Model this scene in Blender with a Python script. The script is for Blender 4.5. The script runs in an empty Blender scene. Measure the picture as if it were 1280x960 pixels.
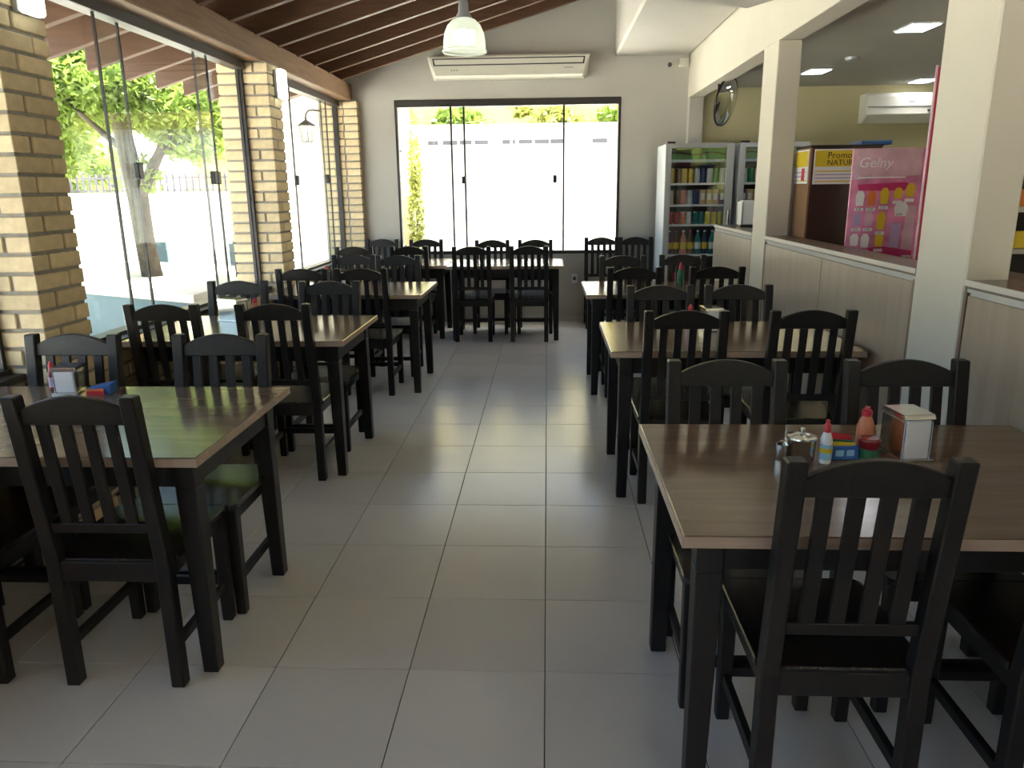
import bpy, bmesh, math, random
from mathutils import Vector, Matrix, noise
import numpy as np

random.seed(7)
S = bpy.context.scene
COL = S.collection

# ---------------------------------------------------------------- camera
H = 1.5427
F_PX, PITCH, YAW, ROLL = 945.8, .25296, -.048263, -.011821
cy, sy = math.cos(YAW), math.sin(YAW)
_F = Vector((sy, cy, 0)); _R = Vector((cy, -sy, 0)); _U = Vector((0, 0, 1))
F2 = _F*math.cos(PITCH) - _U*math.sin(PITCH)
U2 = _U*math.cos(PITCH) + _F*math.sin(PITCH)
R3 = _R*math.cos(ROLL) + U2*math.sin(ROLL)
U3 = U2*math.cos(ROLL) - _R*math.sin(ROLL)
cam_data = bpy.data.cameras.new('camera')
cam = bpy.data.objects.new('camera', cam_data)
COL.objects.link(cam)
cam_data.sensor_width = 36
cam_data.lens = F_PX*36/1280
cam_data.clip_start = .05
M = Matrix((R3, U3, -F2)).transposed().to_4x4()
M.translation = Vector((0, 0, H))
cam.matrix_world = M
S.camera = cam

# ---------------------------------------------------------------- sky, sun, exposure
S.view_settings.view_transform = 'Standard'
S.view_settings.look = 'None'
S.view_settings.gamma = 1
S.view_settings.use_curve_mapping = False
S.view_settings.exposure = 3.05
S.cycles.diffuse_bounces = 6
S.cycles.max_bounces = 14
S.cycles.transparent_max_bounces = 16
S.cycles.sample_clamp_indirect = 6
SUN_DIR = Vector((.42, .10, .90)).normalized()       # towards the sun
W = bpy.data.worlds.new('world'); S.world = W
W.use_nodes = True
nt = W.node_tree
bg = nt.nodes['Background']
sky = nt.nodes.new('ShaderNodeTexSky')
sky.sky_type = 'NISHITA'
sky.sun_disc = False
sky.dust_density = 5
sky.sun_elevation = math.asin(SUN_DIR.z)
sky.sun_rotation = math.atan2(SUN_DIR.x, SUN_DIR.y)
nt.links.new(sky.outputs[0], bg.inputs[0])
bg.inputs[1].default_value = .14
sun_d = bpy.data.lights.new('sun', 'SUN')
sun_d.energy = 7
sun_d.angle = .01
sun_d.color = (1, .96, .88)
sun = bpy.data.objects.new('sun', sun_d); COL.objects.link(sun)
sun.rotation_euler = SUN_DIR.to_track_quat('Z', 'Y').to_euler()
sun.location = (5, -5, 12)

# ---------------------------------------------------------------- materials
def lin(c):
    return tuple((v/255/12.92 if v/255 <= .04045 else ((v/255+.055)/1.055)**2.4) for v in c) + (1,)

def nmat(name):
    m = bpy.data.materials.new(name); m.use_nodes = True
    return m, m.node_tree.nodes, m.node_tree.links, m.node_tree.nodes['Principled BSDF']

def mat(name, col, rough=.5, metal=0, spec=.5, var=0, noise_amt=0, nscale=8, bump=0, emit=None, estr=0, coat=0):
    m, N, L, b = nmat(name)
    b.inputs['Base Color'].default_value = col
    b.inputs['Roughness'].default_value = rough
    b.inputs['Metallic'].default_value = metal
    b.inputs['Specular IOR Level'].default_value = spec
    if coat:
        b.inputs['Coat Weight'].default_value = coat
        b.inputs['Coat Roughness'].default_value = .08
    src = None
    if noise_amt or bump:
        tc = N.new('ShaderNodeTexCoord'); nz = N.new('ShaderNodeTexNoise')
        nz.inputs['Scale'].default_value = nscale; nz.inputs['Detail'].default_value = 5
        L.new(tc.outputs['Object'], nz.inputs['Vector'])
    if noise_amt or var:
        hsv = N.new('ShaderNodeHueSaturation'); hsv.inputs['Color'].default_value = col
        acc = None
        if noise_amt:
            mr = N.new('ShaderNodeMapRange')
            mr.inputs['To Min'].default_value = 1-noise_amt; mr.inputs['To Max'].default_value = 1+noise_amt
            mr.inputs['From Min'].default_value = .3; mr.inputs['From Max'].default_value = .7
            L.new(nz.outputs[0], mr.inputs['Value']); acc = mr.outputs[0]
        if var:
            oi = N.new('ShaderNodeObjectInfo'); mr2 = N.new('ShaderNodeMapRange')
            mr2.inputs['To Min'].default_value = 1-var; mr2.inputs['To Max'].default_value = 1+var
            L.new(oi.outputs['Random'], mr2.inputs['Value'])
            if acc:
                mu = N.new('ShaderNodeMath'); mu.operation = 'MULTIPLY'
                L.new(acc, mu.inputs[0]); L.new(mr2.outputs[0], mu.inputs[1]); acc = mu.outputs[0]
            else:
                acc = mr2.outputs[0]
        L.new(acc, hsv.inputs['Value'])
        L.new(hsv.outputs[0], b.inputs['Base Color'])
    if bump:
        bp = N.new('ShaderNodeBump'); bp.inputs['Strength'].default_value = bump
        bp.inputs['Distance'].default_value = .01
        L.new(nz.outputs[0], bp.inputs['Height']); L.new(bp.outputs[0], b.inputs['Normal'])
    if emit:
        b.inputs['Emission Color'].default_value = emit
        b.inputs['Emission Strength'].default_value = estr
    return m

def wood(name, c1, c2, rough=.4, scale=(3, 30, 30), spec=.5, bump=.1):
    m, N, L, b = nmat(name)
    tc = N.new('ShaderNodeTexCoord'); mp = N.new('ShaderNodeMapping')
    mp.inputs['Scale'].default_value = scale
    nz = N.new('ShaderNodeTexNoise'); nz.inputs['Scale'].default_value = 1.6
    nz.inputs['Detail'].default_value = 6; nz.inputs['Distortion'].default_value = .6
    cr = N.new('ShaderNodeValToRGB')
    cr.color_ramp.elements[0].position = .32; cr.color_ramp.elements[0].color = c1
    cr.color_ramp.elements[1].position = .7; cr.color_ramp.elements[1].color = c2
    L.new(tc.outputs['Object'], mp.inputs[0]); L.new(mp.outputs[0], nz.inputs['Vector'])
    L.new(nz.outputs[0], cr.inputs[0]); L.new(cr.outputs[0], b.inputs['Base Color'])
    b.inputs['Roughness'].default_value = rough
    b.inputs['Specular IOR Level'].default_value = spec
    if bump:
        bp = N.new('ShaderNodeBump'); bp.inputs['Strength'].default_value = bump
        bp.inputs['Distance'].default_value = .002
        L.new(nz.outputs[0], bp.inputs['Height']); L.new(bp.outputs[0], b.inputs['Normal'])
    return m

def glass(name, tint=(.93, .97, .95, 1), base=.04, edge=.9):
    m = bpy.data.materials.new(name); m.use_nodes = True
    N, L = m.node_tree.nodes, m.node_tree.links
    N.clear()
    out = N.new('ShaderNodeOutputMaterial'); mx = N.new('ShaderNodeMixShader')
    tr = N.new('ShaderNodeBsdfTransparent'); tr.inputs[0].default_value = tint
    gl = N.new('ShaderNodeBsdfGlossy'); gl.inputs['Roughness'].default_value = 0
    lw = N.new('ShaderNodeLayerWeight'); lw.inputs[0].default_value = .5
    pw = N.new('ShaderNodeMath'); pw.operation = 'POWER'; pw.inputs[1].default_value = 5
    ma = N.new('ShaderNodeMath'); ma.operation = 'MULTIPLY_ADD'
    ma.inputs[1].default_value = edge; ma.inputs[2].default_value = base
    L.new(lw.outputs['Facing'], pw.inputs[0]); L.new(pw.outputs[0], ma.inputs[0])
    L.new(ma.outputs[0], mx.inputs[0]); L.new(tr.outputs[0], mx.inputs[1]); L.new(gl.outputs[0], mx.inputs[2])
    L.new(mx.outputs[0], out.inputs[0])
    return m

MT = dict(
    chair=wood('dark stained chair wood', (.011, .009, .0075, 1), (.018, .0145, .012, 1), .42, (30, 30, 4), .35, .15),
    seat=wood('dark stained seat wood', (.011, .009, .0075, 1), (.018, .0145, .012, 1), .26, (30, 4, 30), .45, .1),
    tleg=wood('dark stained table wood', (.010, .0085, .0075, 1), (.016, .0135, .012, 1), .45, (30, 30, 4), .4, .15),
    ttop=wood('brown table laminate', (.135, .088, .056, 1), (.180, .122, .080, 1), .19, (1.6, 14, 14), .5, .0),
    tedge=wood('lit table edge', (.36, .26, .19, 1), (.44, .33, .25, 1), .35, (2, 26, 26), .5, .03),  # lighter wood tone stands for light caught along the edge
    tile=mat('grey porcelain tile', (.63, .61, .565, 1), .22, 0, .5, .05, .03, 3),
    grout=mat('dark tile grout', (.07, .065, .06, 1), .9),
    wall=mat('matte off white wall paint', (.52, .50, .455, 1), .75, 0, .3, 0, .03, 2, .05),
    pillar=mat('cream pillar paint', (.60, .56, .47, 1), .6, 0, .35, 0, .02, 3, .04),
    shopwall=mat('pale yellow shop wall paint', (.50, .455, .27, 1), .7, 0, .3, 0, .03, 2),
    shopceil=mat('grey shop ceiling board', (.42, .405, .345, 1), .8, 0, .3, 0, .03, 2),
    brick=mat('cream clay brick', (.74, .595, .365, 1), .8, 0, .25, .13, .10, 22, .35),
    mortar=mat('dark grey mortar', (.34, .31, .265, 1), .95, 0, .2, 0, .12, 30, .3),
    rafter=wood('dark red brown rafter wood', (.090, .042, .021, 1), (.135, .066, .034, 1), .55, (2.5, 26, 26), .35),
    deck=wood('dark roof lining boards', (.060, .033, .021, 1), (.090, .050, .032, 1), .6, (2.5, 20, 20), .3),
    beam=wood('light brown timber beam', (.20, .112, .056, 1), (.28, .165, .088, 1), .55, (26, 2.2, 26), .35),
    alu=mat('dark bronze aluminium', (.045, .040, .038, 1), .4, .3),
    black=mat('black plastic', (.012, .012, .012, 1), .4),
    glass=glass('clear window glass', (.95, .98, .96, 1), .018, .45),
    clear=glass('clear container plastic', (.94, .96, .96, 1), .06),
    panel=wood('beige wood laminate panel', (.36, .285, .215, 1), (.425, .345, .27, 1), .3, (9, 9, 1.0), .5, .02),
    trim=wood('brown panel trim', (.17, .115, .085, 1), (.25, .175, .13, 1), .4, (9, 9, 1.2), .4),
    granite=mat('brown stone ledge', (.20, .155, .115, 1), .28, 0, .5, 0, .2, 40),
    ledge=mat('pale ledge edge', (.58, .54, .47, 1), .4),
    ac=mat('cream plastic housing', (.66, .64, .55, 1), .4, 0, .5),
    acdark=mat('dark slot plastic', (.05, .05, .045, 1), .5),
    white=mat('white enamel', (.78, .80, .82, 1), .35),
    grey=mat('grey metal frame', (.42, .44, .45, 1), .4, .4),
    chrome=mat('brushed steel', (.62, .62, .60, 1), .16, 1),
    paper=mat('white paper', (.82, .82, .84, 1), .8),
    red=mat('red plastic', (.55, .03, .05, 1), .4),
    ketchup=mat('orange sauce', (.60, .20, .09, 1), .4),
    darkred=mat('dark red sauce', (.22, .015, .02, 1), .3),
    green=mat('dark green plastic', (.02, .15, .06, 1), .4),
    blue=mat('blue printed card', (.03, .13, .42, 1), .5),
    skyblue=mat('light blue label', (.30, .55, .75, 1), .5),
    yellow=mat('yellow printed card', (.75, .55, .03, 1), .5),
    orange=mat('orange card', (.75, .22, .05, 1), .5),
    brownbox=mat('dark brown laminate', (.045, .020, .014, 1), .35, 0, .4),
    litbox=mat('lit side of brown laminate', (.30, .17, .09, 1), .4, 0, .4),  # same laminate, light on the aisle side put into the colour
    pink=mat('pink poster print', (.72, .26, .44, 1), .4, 0, .4, 0, .35, 9),
    palepink=mat('pale pink poster print', (.68, .45, .54, 1), .4, 0, .4, 0, .2, 9),
    magenta=mat('deep pink poster print', (.55, .03, .16, 1), .4),
    lilac=mat('lilac poster print', (.50, .38, .62, 1), .5),
    banner=mat('red banner fabric', (.48, .02, .05, 1), .6),
    ink=mat('dark print ink', (.03, .02, .02, 1), .6),
    mirror=mat('mirror surface', (.85, .86, .84, 1), .03, 1),
    outwhite=mat('white painted render outdoors', (.62, .61, .585, 1), .8),
    outcream=mat('cream painted render outdoors', (.80, .72, .52, 1), .8),
    outblue=mat('pale blue painted planter wall', (.058, .090, .102, 1), .8, 0, .3, 0, .06, 3),
    stone=mat('pale stone coping', (.50, .44, .34, 1), .7, 0, .3, 0, .05, 5),
    pave=mat('pale street paving', (.58, .555, .51, 1), .85, 0, .2, 0, .05, .6),
    bark=mat('grey brown bark', (.060, .049, .036, 1), .9, 0, .2, 0, .3, 14, .6),
    leaf=mat('green tree leaf', (.19, .27, .045, 1), .5, 0, .4, 0, .45, 2.2),
    leaf2=mat('yellow green leaf', (.25, .27, .06, 1), .5, 0, .4, 0, .5, .7),
    rtile=mat('red clay roof tile', (.38, .16, .09, 1), .8, 0, .3, .1),
    fence=mat('violet grey railing paint', (.09, .075, .10, 1), .6),
    grass=mat('dry hillside grass', (.165, .130, .028, 1), .9, 0, .2, 0, .55, .35),
    dkpost=mat('dark post paint', (.06, .06, .07, 1), .5),
    lamp_on=mat('lit lamp tube', (.9, .9, .85, 1), .5, emit=(1, .97, .86, 1), estr=.5),
    sconce_on=mat('lit sconce diffuser', (.9, .95, .9, 1), .4, emit=(.90, 1, .93, 1), estr=.5),
    led_on=mat('lit ceiling panel', (.9, .9, .95, 1), .4, emit=(.93, .95, 1, 1), estr=3.2),
    cabin=mat('dark cooler lining', (.13, .14, .14, 1), .6),
    signgreen=mat('green header print', (.05, .20, .07, 1), .4),
    signblue=mat('pale blue header print', (.35, .48, .55, 1), .4),
)
# leaves let some light through
for k_ in ('leaf', 'leaf2'):
    m = MT[k_]; N, L = m.node_tree.nodes, m.node_tree.links
    b_ = N['Principled BSDF']; out_ = [q for q in N if q.type == 'OUTPUT_MATERIAL'][0]
    tl = N.new('ShaderNodeBsdfTranslucent'); mx = N.new('ShaderNodeMixShader'); mx.inputs[0].default_value = .45
    L.new(b_.inputs['Base Color'].links[0].from_socket, tl.inputs[0])
    L.new(b_.outputs[0], mx.inputs[1]); L.new(tl.outputs[0], mx.inputs[2]); L.new(mx.outputs[0], out_.inputs[0])
# translucent ribbed lamp shade
m = bpy.data.materials.new('ribbed translucent shade'); m.use_nodes = True
N, L = m.node_tree.nodes, m.node_tree.links; N.clear()
o_ = N.new('ShaderNodeOutputMaterial'); mx = N.new('ShaderNodeMixShader'); mx.inputs[0].default_value = .55
tl = N.new('ShaderNodeBsdfTranslucent'); tl.inputs[0].default_value = (.86, .92, .84, 1)
pb = N.new('ShaderNodeBsdfPrincipled'); pb.inputs['Base Color'].default_value = (.80, .86, .78, 1)
pb.inputs['Roughness'].default_value = .3
mx2 = N.new('ShaderNodeMixShader'); mx2.inputs[0].default_value = .3
tp = N.new('ShaderNodeBsdfTransparent'); tp.inputs[0].default_value = (.9, .95, .9, 1)
L.new(tl.outputs[0], mx.inputs[1]); L.new(pb.outputs[0], mx.inputs[2])
L.new(mx.outputs[0], mx2.inputs[1]); L.new(tp.outputs[0], mx2.inputs[2]); L.new(mx2.outputs[0], o_.inputs[0])
MT['shade'] = m

# ---------------------------------------------------------------- mesh helpers
class MB:
    def __init__(s): s.v = []; s.f = []
    def add(s, vs, fs):
        n = len(s.v); s.v += [tuple(p) for p in vs]; s.f += [[i+n for i in f] for f in fs]; return s
    def box(s, a, b):
        (x0, y0, z0), (x1, y1, z1) = a, b
        return s.hexa([(x0,y0,z0),(x1,y0,z0),(x1,y1,z0),(x0,y1,z0),(x0,y0,z1),(x1,y0,z1),(x1,y1,z1),(x0,y1,z1)])
    def hexa(s, p):
        return s.add(p, [[0,3,2,1],[4,5,6,7],[0,1,5,4],[1,2,6,5],[2,3,7,6],[3,0,4,7]])
    def prism(s, poly, axis, a, b):
        # poly in the two remaining axes (in x,y,z order), extruded a..b
        def P(u, v, w):
            return {0: (w, u, v), 1: (u, w, v), 2: (u, v, w)}[axis]
        n = len(poly)
        vs = [P(u, v, a) for u, v in poly] + [P(u, v, b) for u, v in poly]
        fs = [list(range(n))[::-1], list(range(n, 2*n))] + [[i, (i+1) % n, n+(i+1) % n, n+i] for i in range(n)]
        return s.add(vs, fs)
    def tube(s, pts, r, n=10):
        if not isinstance(r, (list, tuple)): r = [r]*len(pts)
        pts = [Vector(p) for p in pts]; rings = []; vs = []
        for i, p in enumerate(pts):
            d = (pts[min(i+1, len(pts)-1)] - pts[max(i-1, 0)]).normalized()
            u = d.orthogonal().normalized() if i == 0 else (pu - d*pu.dot(d)).normalized()
            pu = u; w = d.cross(u)
            vs += [p + (u*math.cos(t)+w*math.sin(t))*r[i] for t in [2*math.pi*k/n for k in range(n)]]
        fs = []
        for i in range(len(pts)-1):
            for k in range(n):
                a, b = i*n+k, i*n+(k+1) % n
                fs.append([a, b, b+n, a+n])
        fs += [list(range(n))[::-1], [len(vs)-n+k for k in range(n)]]
        return s.add(vs, fs)
    def lathe(s, prof, c=(0, 0, 0), n=20, rib=0, cap=True):
        vs = []; fs = []
        for r, z in prof:
            for k in range(n):
                t = 2*math.pi*k/n
                rr = r*(1+(rib if k % 2 else 0))
                vs.append((c[0]+rr*math.cos(t), c[1]+rr*math.sin(t), c[2]+z))
        for i in range(len(prof)-1):
            for k in range(n):
                a, b = i*n+k, i*n+(k+1) % n
                fs.append([a, b, b+n, a+n])
        if cap:
            fs += [list(range(n))[::-1], [len(vs)-n+k for k in range(n)]]
        return s.add(vs, fs)
    def mesh(s, name, material, bevel=0, smooth=False):
        me = bpy.data.meshes.new(name)
        bm = bmesh.new()
        vs = [bm.verts.new(p) for p in s.v]
        for f in s.f:
            try: bm.faces.new([vs[i] for i in f])
            except ValueError: pass
        bmesh.ops.recalc_face_normals(bm, faces=bm.faces)
        if bevel:
            ed = [e for e in bm.edges if len(e.link_faces) == 2 and e.calc_face_angle() > .5]
            bmesh.ops.bevel(bm, geom=ed, offset=bevel, segments=1, affect='EDGES', clamp_overlap=True)
        if smooth:
            for f in bm.faces: f.smooth = True
            for e in bm.edges:
                if len(e.link_faces) == 2 and e.calc_face_angle() > .7: e.smooth = False
        bm.to_mesh(me); bm.free()
        me.materials.append(MT[material] if isinstance(material, str) else material)
        return me

def link(name, me, parent=None, loc=None, rot=None):
    o = bpy.data.objects.new(name, me); COL.objects.link(o)
    if parent: o.parent = parent
    if loc is not None: o.location = loc
    if rot is not None: o.rotation_euler = rot
    return o

def part(name, mb, material, parent=None, bevel=0, smooth=False, loc=None, rot=None):
    return link(name, mb.mesh(name, material, bevel, smooth), parent, loc, rot)

def B(a, b): return MB().box(a, b)

def tag(o, label, cat, group=None):
    o['label'] = label; o['category'] = cat
    if group: o['group'] = group
    return o

def thing(name, label, cat, loc=(0, 0, 0), rz=0, group=None):
    o = bpy.data.objects.new(name, None); COL.objects.link(o)
    o.empty_display_size = .1
    o.location = loc; o.rotation_euler = (0, 0, rz)
    return tag(o, label, cat, group)

def struct(name, mb=None, material=None, bevel=0, smooth=False):
    if mb is None:
        o = bpy.data.objects.new(name, None); COL.objects.link(o)
    else:
        o = part(name, mb, material, None, bevel, smooth)
    o['kind'] = 'structure'
    return o

def dup(root, loc, rz=0, label=None):
    def cp(o, p):
        c = o.copy(); COL.objects.link(c); c.parent = p
        for ch in o.children: cp(ch, c)
        return c
    r = cp(root, None)
    r.location = loc; r.rotation_euler = (0, 0, rz)
    if label: r['label'] = label
    return r

def text(name, s, size, material, parent, loc, rot, depth=.001, align='LEFT', shear=0):
    cu = bpy.data.curves.new(name, 'FONT'); cu.body = s; cu.size = size; cu.extrude = depth
    cu.align_x = align; cu.shear = shear; cu.resolution_u = 2
    tmp = bpy.data.objects.new(name, cu); COL.objects.link(tmp)
    bpy.context.view_layer.update()
    me = bpy.data.meshes.new_from_object(tmp)
    bpy.data.objects.remove(tmp); me.name = name
    me.materials.clear(); me.materials.append(MT[material])
    return link(name, me, parent, loc, rot)

# ================================================================ SETTING
WY = 8.97          # inner face of the back wall
RX = 1.55          # aisle face of the half wall, pillars and beam

# floor: grout bed with every tile laid on it
fl = struct('floor', B((-2.60, -2.6, -.10), (5.2, WY+.1, -.004)), 'grout')
T = .45; ox, oy = -.0173*T, 4.841*T
tiles = {}
for i in range(-6, 4):
    for j in range(-4, 16):
        x0, x1 = ox+i*T+.0016, ox+(i+1)*T-.0016
        y0, y1 = oy+j*T+.0016, oy+(j+1)*T-.0016
        x0 = max(x0, -2.27); x1 = min(x1, RX); y1 = min(y1, WY)
        if x1-x0 < .02 or y1-y0 < .02: continue
        k = (round(x1-x0, 4), round(y1-y0, 4))
        if k not in tiles:
            tiles[k] = B((0, 0, -.006), (k[0], k[1], 0)).mesh('tile', 'tile', .0012)
        link('tile', tiles[k], fl, (x0, y0, 0))
shopfl = struct('floor.001', B((RX, -2.6, -.004), (5.2, WY, 0)), 'tile')
part('tile', B((-2.27, -2.6, -.006), (RX, oy-4*T-.002, 0)), 'tile', fl)

# outdoors
struct('ground', B((-40, -14, -.40), (40, 60, -.12)), 'pave')

# walls
w = MB()
WX0, WX1, WZ0, WZ1 = -1.725, .818, .80, 2.515
w.box((-2.6, WY, 0), (WX0, WY+.15, 4.0)).box((WX1, WY, 0), (5.2, WY+.15, 4.0))
w.box((WX0, WY, 0), (WX1, WY+.15, WZ0)).box((WX0, WY, WZ1), (WX1, WY+.15, 4.0))
struct('wall_back', w, 'wall')
struct('wall_right', B((5.0, -2.6, 0), (5.15, WY, 2.7)), 'shopwall')
part_w = B((1.72, WY-.012, 0), (5.0, WY+.001, 2.585))
sw = part('paint_panel', part_w, 'shopwall', bpy.data.objects['wall_back'])
f = MB()
f.box((-2.6, -2.75, 0), (1.4, -2.6, 4.0)).box((4.4, -2.75, 0), (5.2, -2.6, 4.0))
f.box((1.4, -2.75, 0), (4.4, -2.6, .2)).box((1.4, -2.75, 2.45), (4.4, -2.6, 4.0))
struct('wall_front', f, 'wall')
struct('baseboard_back', B((-2.1, WY-.012, 0), (1.3, WY, .07)), 'tile')

# roof: lining boards over exposed rafters that run on past the eave
def rb(x): return 2.685+.29*(x+2.2)
EX, TX = -3.25, .76
ceil = struct('ceiling', MB().prism([(EX, rb(EX)+.18), (TX, rb(TX)+.18), (TX, rb(TX)+.26), (EX, rb(EX)+.26)], 1, -2.8, WY+.6), 'deck')
raf = MB().prism([(EX, rb(EX)), (TX, rb(TX)), (TX, rb(TX)+.18), (EX, rb(EX)+.18)], 1, -.03, .03).mesh('rafter', 'rafter', .004)
for k in range(-16, 7):
    link('rafter', raf, ceil, (0, 5.62+.49*k, 0))
part('wall_rafter', MB().prism([(EX, rb(EX)+.085), (TX, rb(TX)+.085), (TX, rb(TX)+.18), (EX, rb(EX)+.18)], 1, WY-.06, WY-.002), 'rafter', ceil, .003)
struct('ceiling_beam', B((-2.42, -2.6, 2.515), (-2.20, WY, 2.70)), 'beam', .008)
struct('soffit', B((.74, -2.6, 2.93), (RX, WY, 3.78)), 'wall', .02)
struct('beam_right', B((RX, -2.6, 2.485), (1.705, WY, 3.78)), 'pillar', .004)
struct('ceiling.001', B((1.705, -2.6, 2.585), (5.0, WY, 2.72)), 'shopceil')
struct('roof_shop', B((.70, -2.9, 3.80), (5.4, WY+.5, 3.9)), 'outwhite')

# right hand half wall with laminate panels between the pillars
hw = struct('half_wall', B((1.56, -2.6, 0), (1.70, 7.25, 1.165)), 'wall')
for a, b in ((-1.0, .6), (.6, 1.7), (1.7, 2.86), (3.29, 4.39), (4.39, 5.53), (5.92, 7.25)):
    part('panel', B((1.549, a+.003, .02), (1.561, b-.003, 1.14)), 'panel', hw, .002)
for a in (2.872, 3.279, 5.541, 5.912):
    part('trim_strip', B((1.547, a-.010, .0), (1.562, a+.010, 1.15)), 'trim', hw)
for a, b in ((-2.6, 2.885), (3.27, 5.55), (5.90, 7.25)):
    lg = part('ledge', B((1.549, a, 1.165), (1.735, b, 1.195)), 'granite', hw, .003)
    part('ledge_edge', B((1.543, a, 1.176), (1.551, b, 1.197)), 'ledge', hw)
struct('pillar', B((1.545, 2.885, 0), (1.705, 3.27, 2.485)), 'pillar', .006)
struct('pillar.001', B((1.545, 5.55, 0), (1.705, 5.90, 2.485)), 'pillar', .006)
struct('pillar.002', B((1.55, 8.86, 0), (1.705, WY, 2.485)), 'wall', .004)

# cream brick columns: every brick laid singly round a mortar core
bricks = {}
def brick(parent, x0, x1, y0, y1, z):
    k = (round(x1-x0, 3), round(y1-y0, 3))
    if k not in bricks:
        bricks[k] = B((0, 0, 0), (k[0], k[1], .066)).mesh('brick', 'brick', .004)
    j = random.uniform(-.0015, .0015)
    link('brick', bricks[k], parent, (x0+j, y0+random.uniform(-.0015, .0015), z))

def column(name, x0, x1, y0, y1, top=2.515):
    c = struct(name, B((x0+.010, y0+.010, 0), (x1-.010, y1-(.010 if y1 < WY-.01 else 0), top)), 'mortar')
    b, g = .105, .014; thin = (y1-y0) < .2
    n = int(top/.081)
    for k in range(n):
        z = .008+k*.081
        if thin:
            xs = [x0, x0+.12, x1-.155, x1] if k % 2 else [x0, x0+.235, x1]
            for p, q in zip(xs, xs[1:]):
                brick(c, p+(g/2 if p > x0 else 0), q-(g/2 if q < x1 else 0), y0, y1-.001, z)
        elif k % 2:
            brick(c, x1-.225, x1, y0, y0+b, z); brick(c, x0, x1-.225-g, y0, y0+b, z)
            brick(c, x1-b, x1, y0+b+g, y1, z); brick(c, x0, x0+b, y0+b+g, y1, z)
        else:
            brick(c, x1-b, x1, y0, y0+.225, z); brick(c, x1-b, x1, y0+.225+g, y1, z)
            brick(c, x0, x1-b-g, y0, y0+b, z); brick(c, x0, x0+b, y0+b+g, y1, z)
    return c
column('brick_column', -2.56, -2.16, 3.115, 3.45)
column('brick_column.001', -2.56, -2.16, 6.165, 6.445)
column('brick_column.002', -2.53, -2.13, 8.88, WY-.003)
struct('pillar.003', B((-2.56, .06, 0), (-2.16, .40, 2.515)), 'brick')

# low brick wall under the side glazing, with a dark sill
def low_wall(name, y0, y1):
    c = struct(name, B((-2.48, y0, -.1), (-2.29, y1, .76)), 'mortar')
    for k in range(9):
        z = .012+k*.081; y = y0+(.0 if k % 2 else -.12)
        while y < y1-.02:
            a, b = max(y+.007, y0+.002), min(y+.233, y1-.002)
            if b-a > .03: brick(c, -2.34, -2.282, a, b, z)
            y += .24
    part('sill', B((-2.50, y0, .755), (-2.275, y1, .785)), 'alu', c, .003)
    return c
low_wall('wall_left', .40, 3.113)
low_wall('wall_left.001', 3.452, 6.163)
low_wall('wall_left.002', 6.447, 8.878)
struct('wall_left.003', B((-2.48, -2.6, -.1), (-2.29, .06, .78)), 'wall')

# side glazing: frameless sliding panes in an aluminium track
def side_window(name, y0, y1, panes, locks):
    w = struct(name)
    part('top_track', B((-2.43, y0, 2.455), (-2.33, y1, 2.517)), 'alu', w, .003)
    part('bottom_track', B((-2.42, y0, .785), (-2.34, y1, .805)), 'alu', w)
    for y in (y0, y1-.022): part('jamb', B((-2.405, y, .80), (-2.355, y+.022, 2.46)), 'alu', w)
    for i, (a, b) in enumerate(panes):
        x = -2.385+(.028 if i % 2 else 0)
        p = part('pane', B((x-.004, a, .80), (x+.004, b, 2.46)), 'glass', w)
        for y in (a, b): part('pane_edge', B((x-.006, y-.007, .80), (x+.006, y+.007, 2.46)), 'alu', p)
    for y, z in locks:
        part('lock', B((-2.37, y-.028, z-.045), (-2.335, y+.028, z+.045)), 'black', w, .006)
side_window('window_2', .402, 3.112, [(.43, 1.36), (1.30, 2.25), (2.2, 3.09)], [])
side_window('window_3', 3.452, 6.163, [(3.48, 4.455), (4.175, 5.515), (5.385, 6.14)], [(4.43, 1.665), (5.44, 1.64), (5.50, 1.64)])
side_window('window_4', 6.447, 8.878, [(6.47, 7.325), (7.245, 8.42), (8.33, 8.86)], [(7.27, 1.64), (8.32, 1.665)])

# back window
w = struct('window_1')
part('header', B((WX0, WY-.012, WZ1-.075), (WX1, WY+.08, WZ1)), 'alu', w, .003)
part('bottom_rail', B((WX0, WY-.012, WZ0), (WX1, WY+.08, WZ0+.035)), 'alu', w, .003)
for x in (WX0, WX1-.028): part('jamb', B((x, WY-.008, WZ0), (x+.028, WY+.08, WZ1)), 'alu', w, .003)
for i, (a, b) in enumerate(((WX0+.02, -1.09), (-1.105, -.945), (-.945, .184), (.184, WX1-.02))):
    y = WY+(.02, .045, .045, .02)[i]
    part('pane', B((a, y-.004, WZ0+.03), (b, y+.004, WZ1-.07)), 'glass', w)
for x, y in ((-1.09, .02), (-.945, .045), (.184, .02)):
    part('mullion', B((x-.011, WY+y-.012, WZ0+.03), (x+.011, WY+y+.012, WZ1-.07)), 'alu', w)
for x in (-.962, .085): part('lock', B((x-.022, WY-.005, 1.60), (x+.022, WY+.035, 1.685)), 'black', w, .006)

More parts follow.
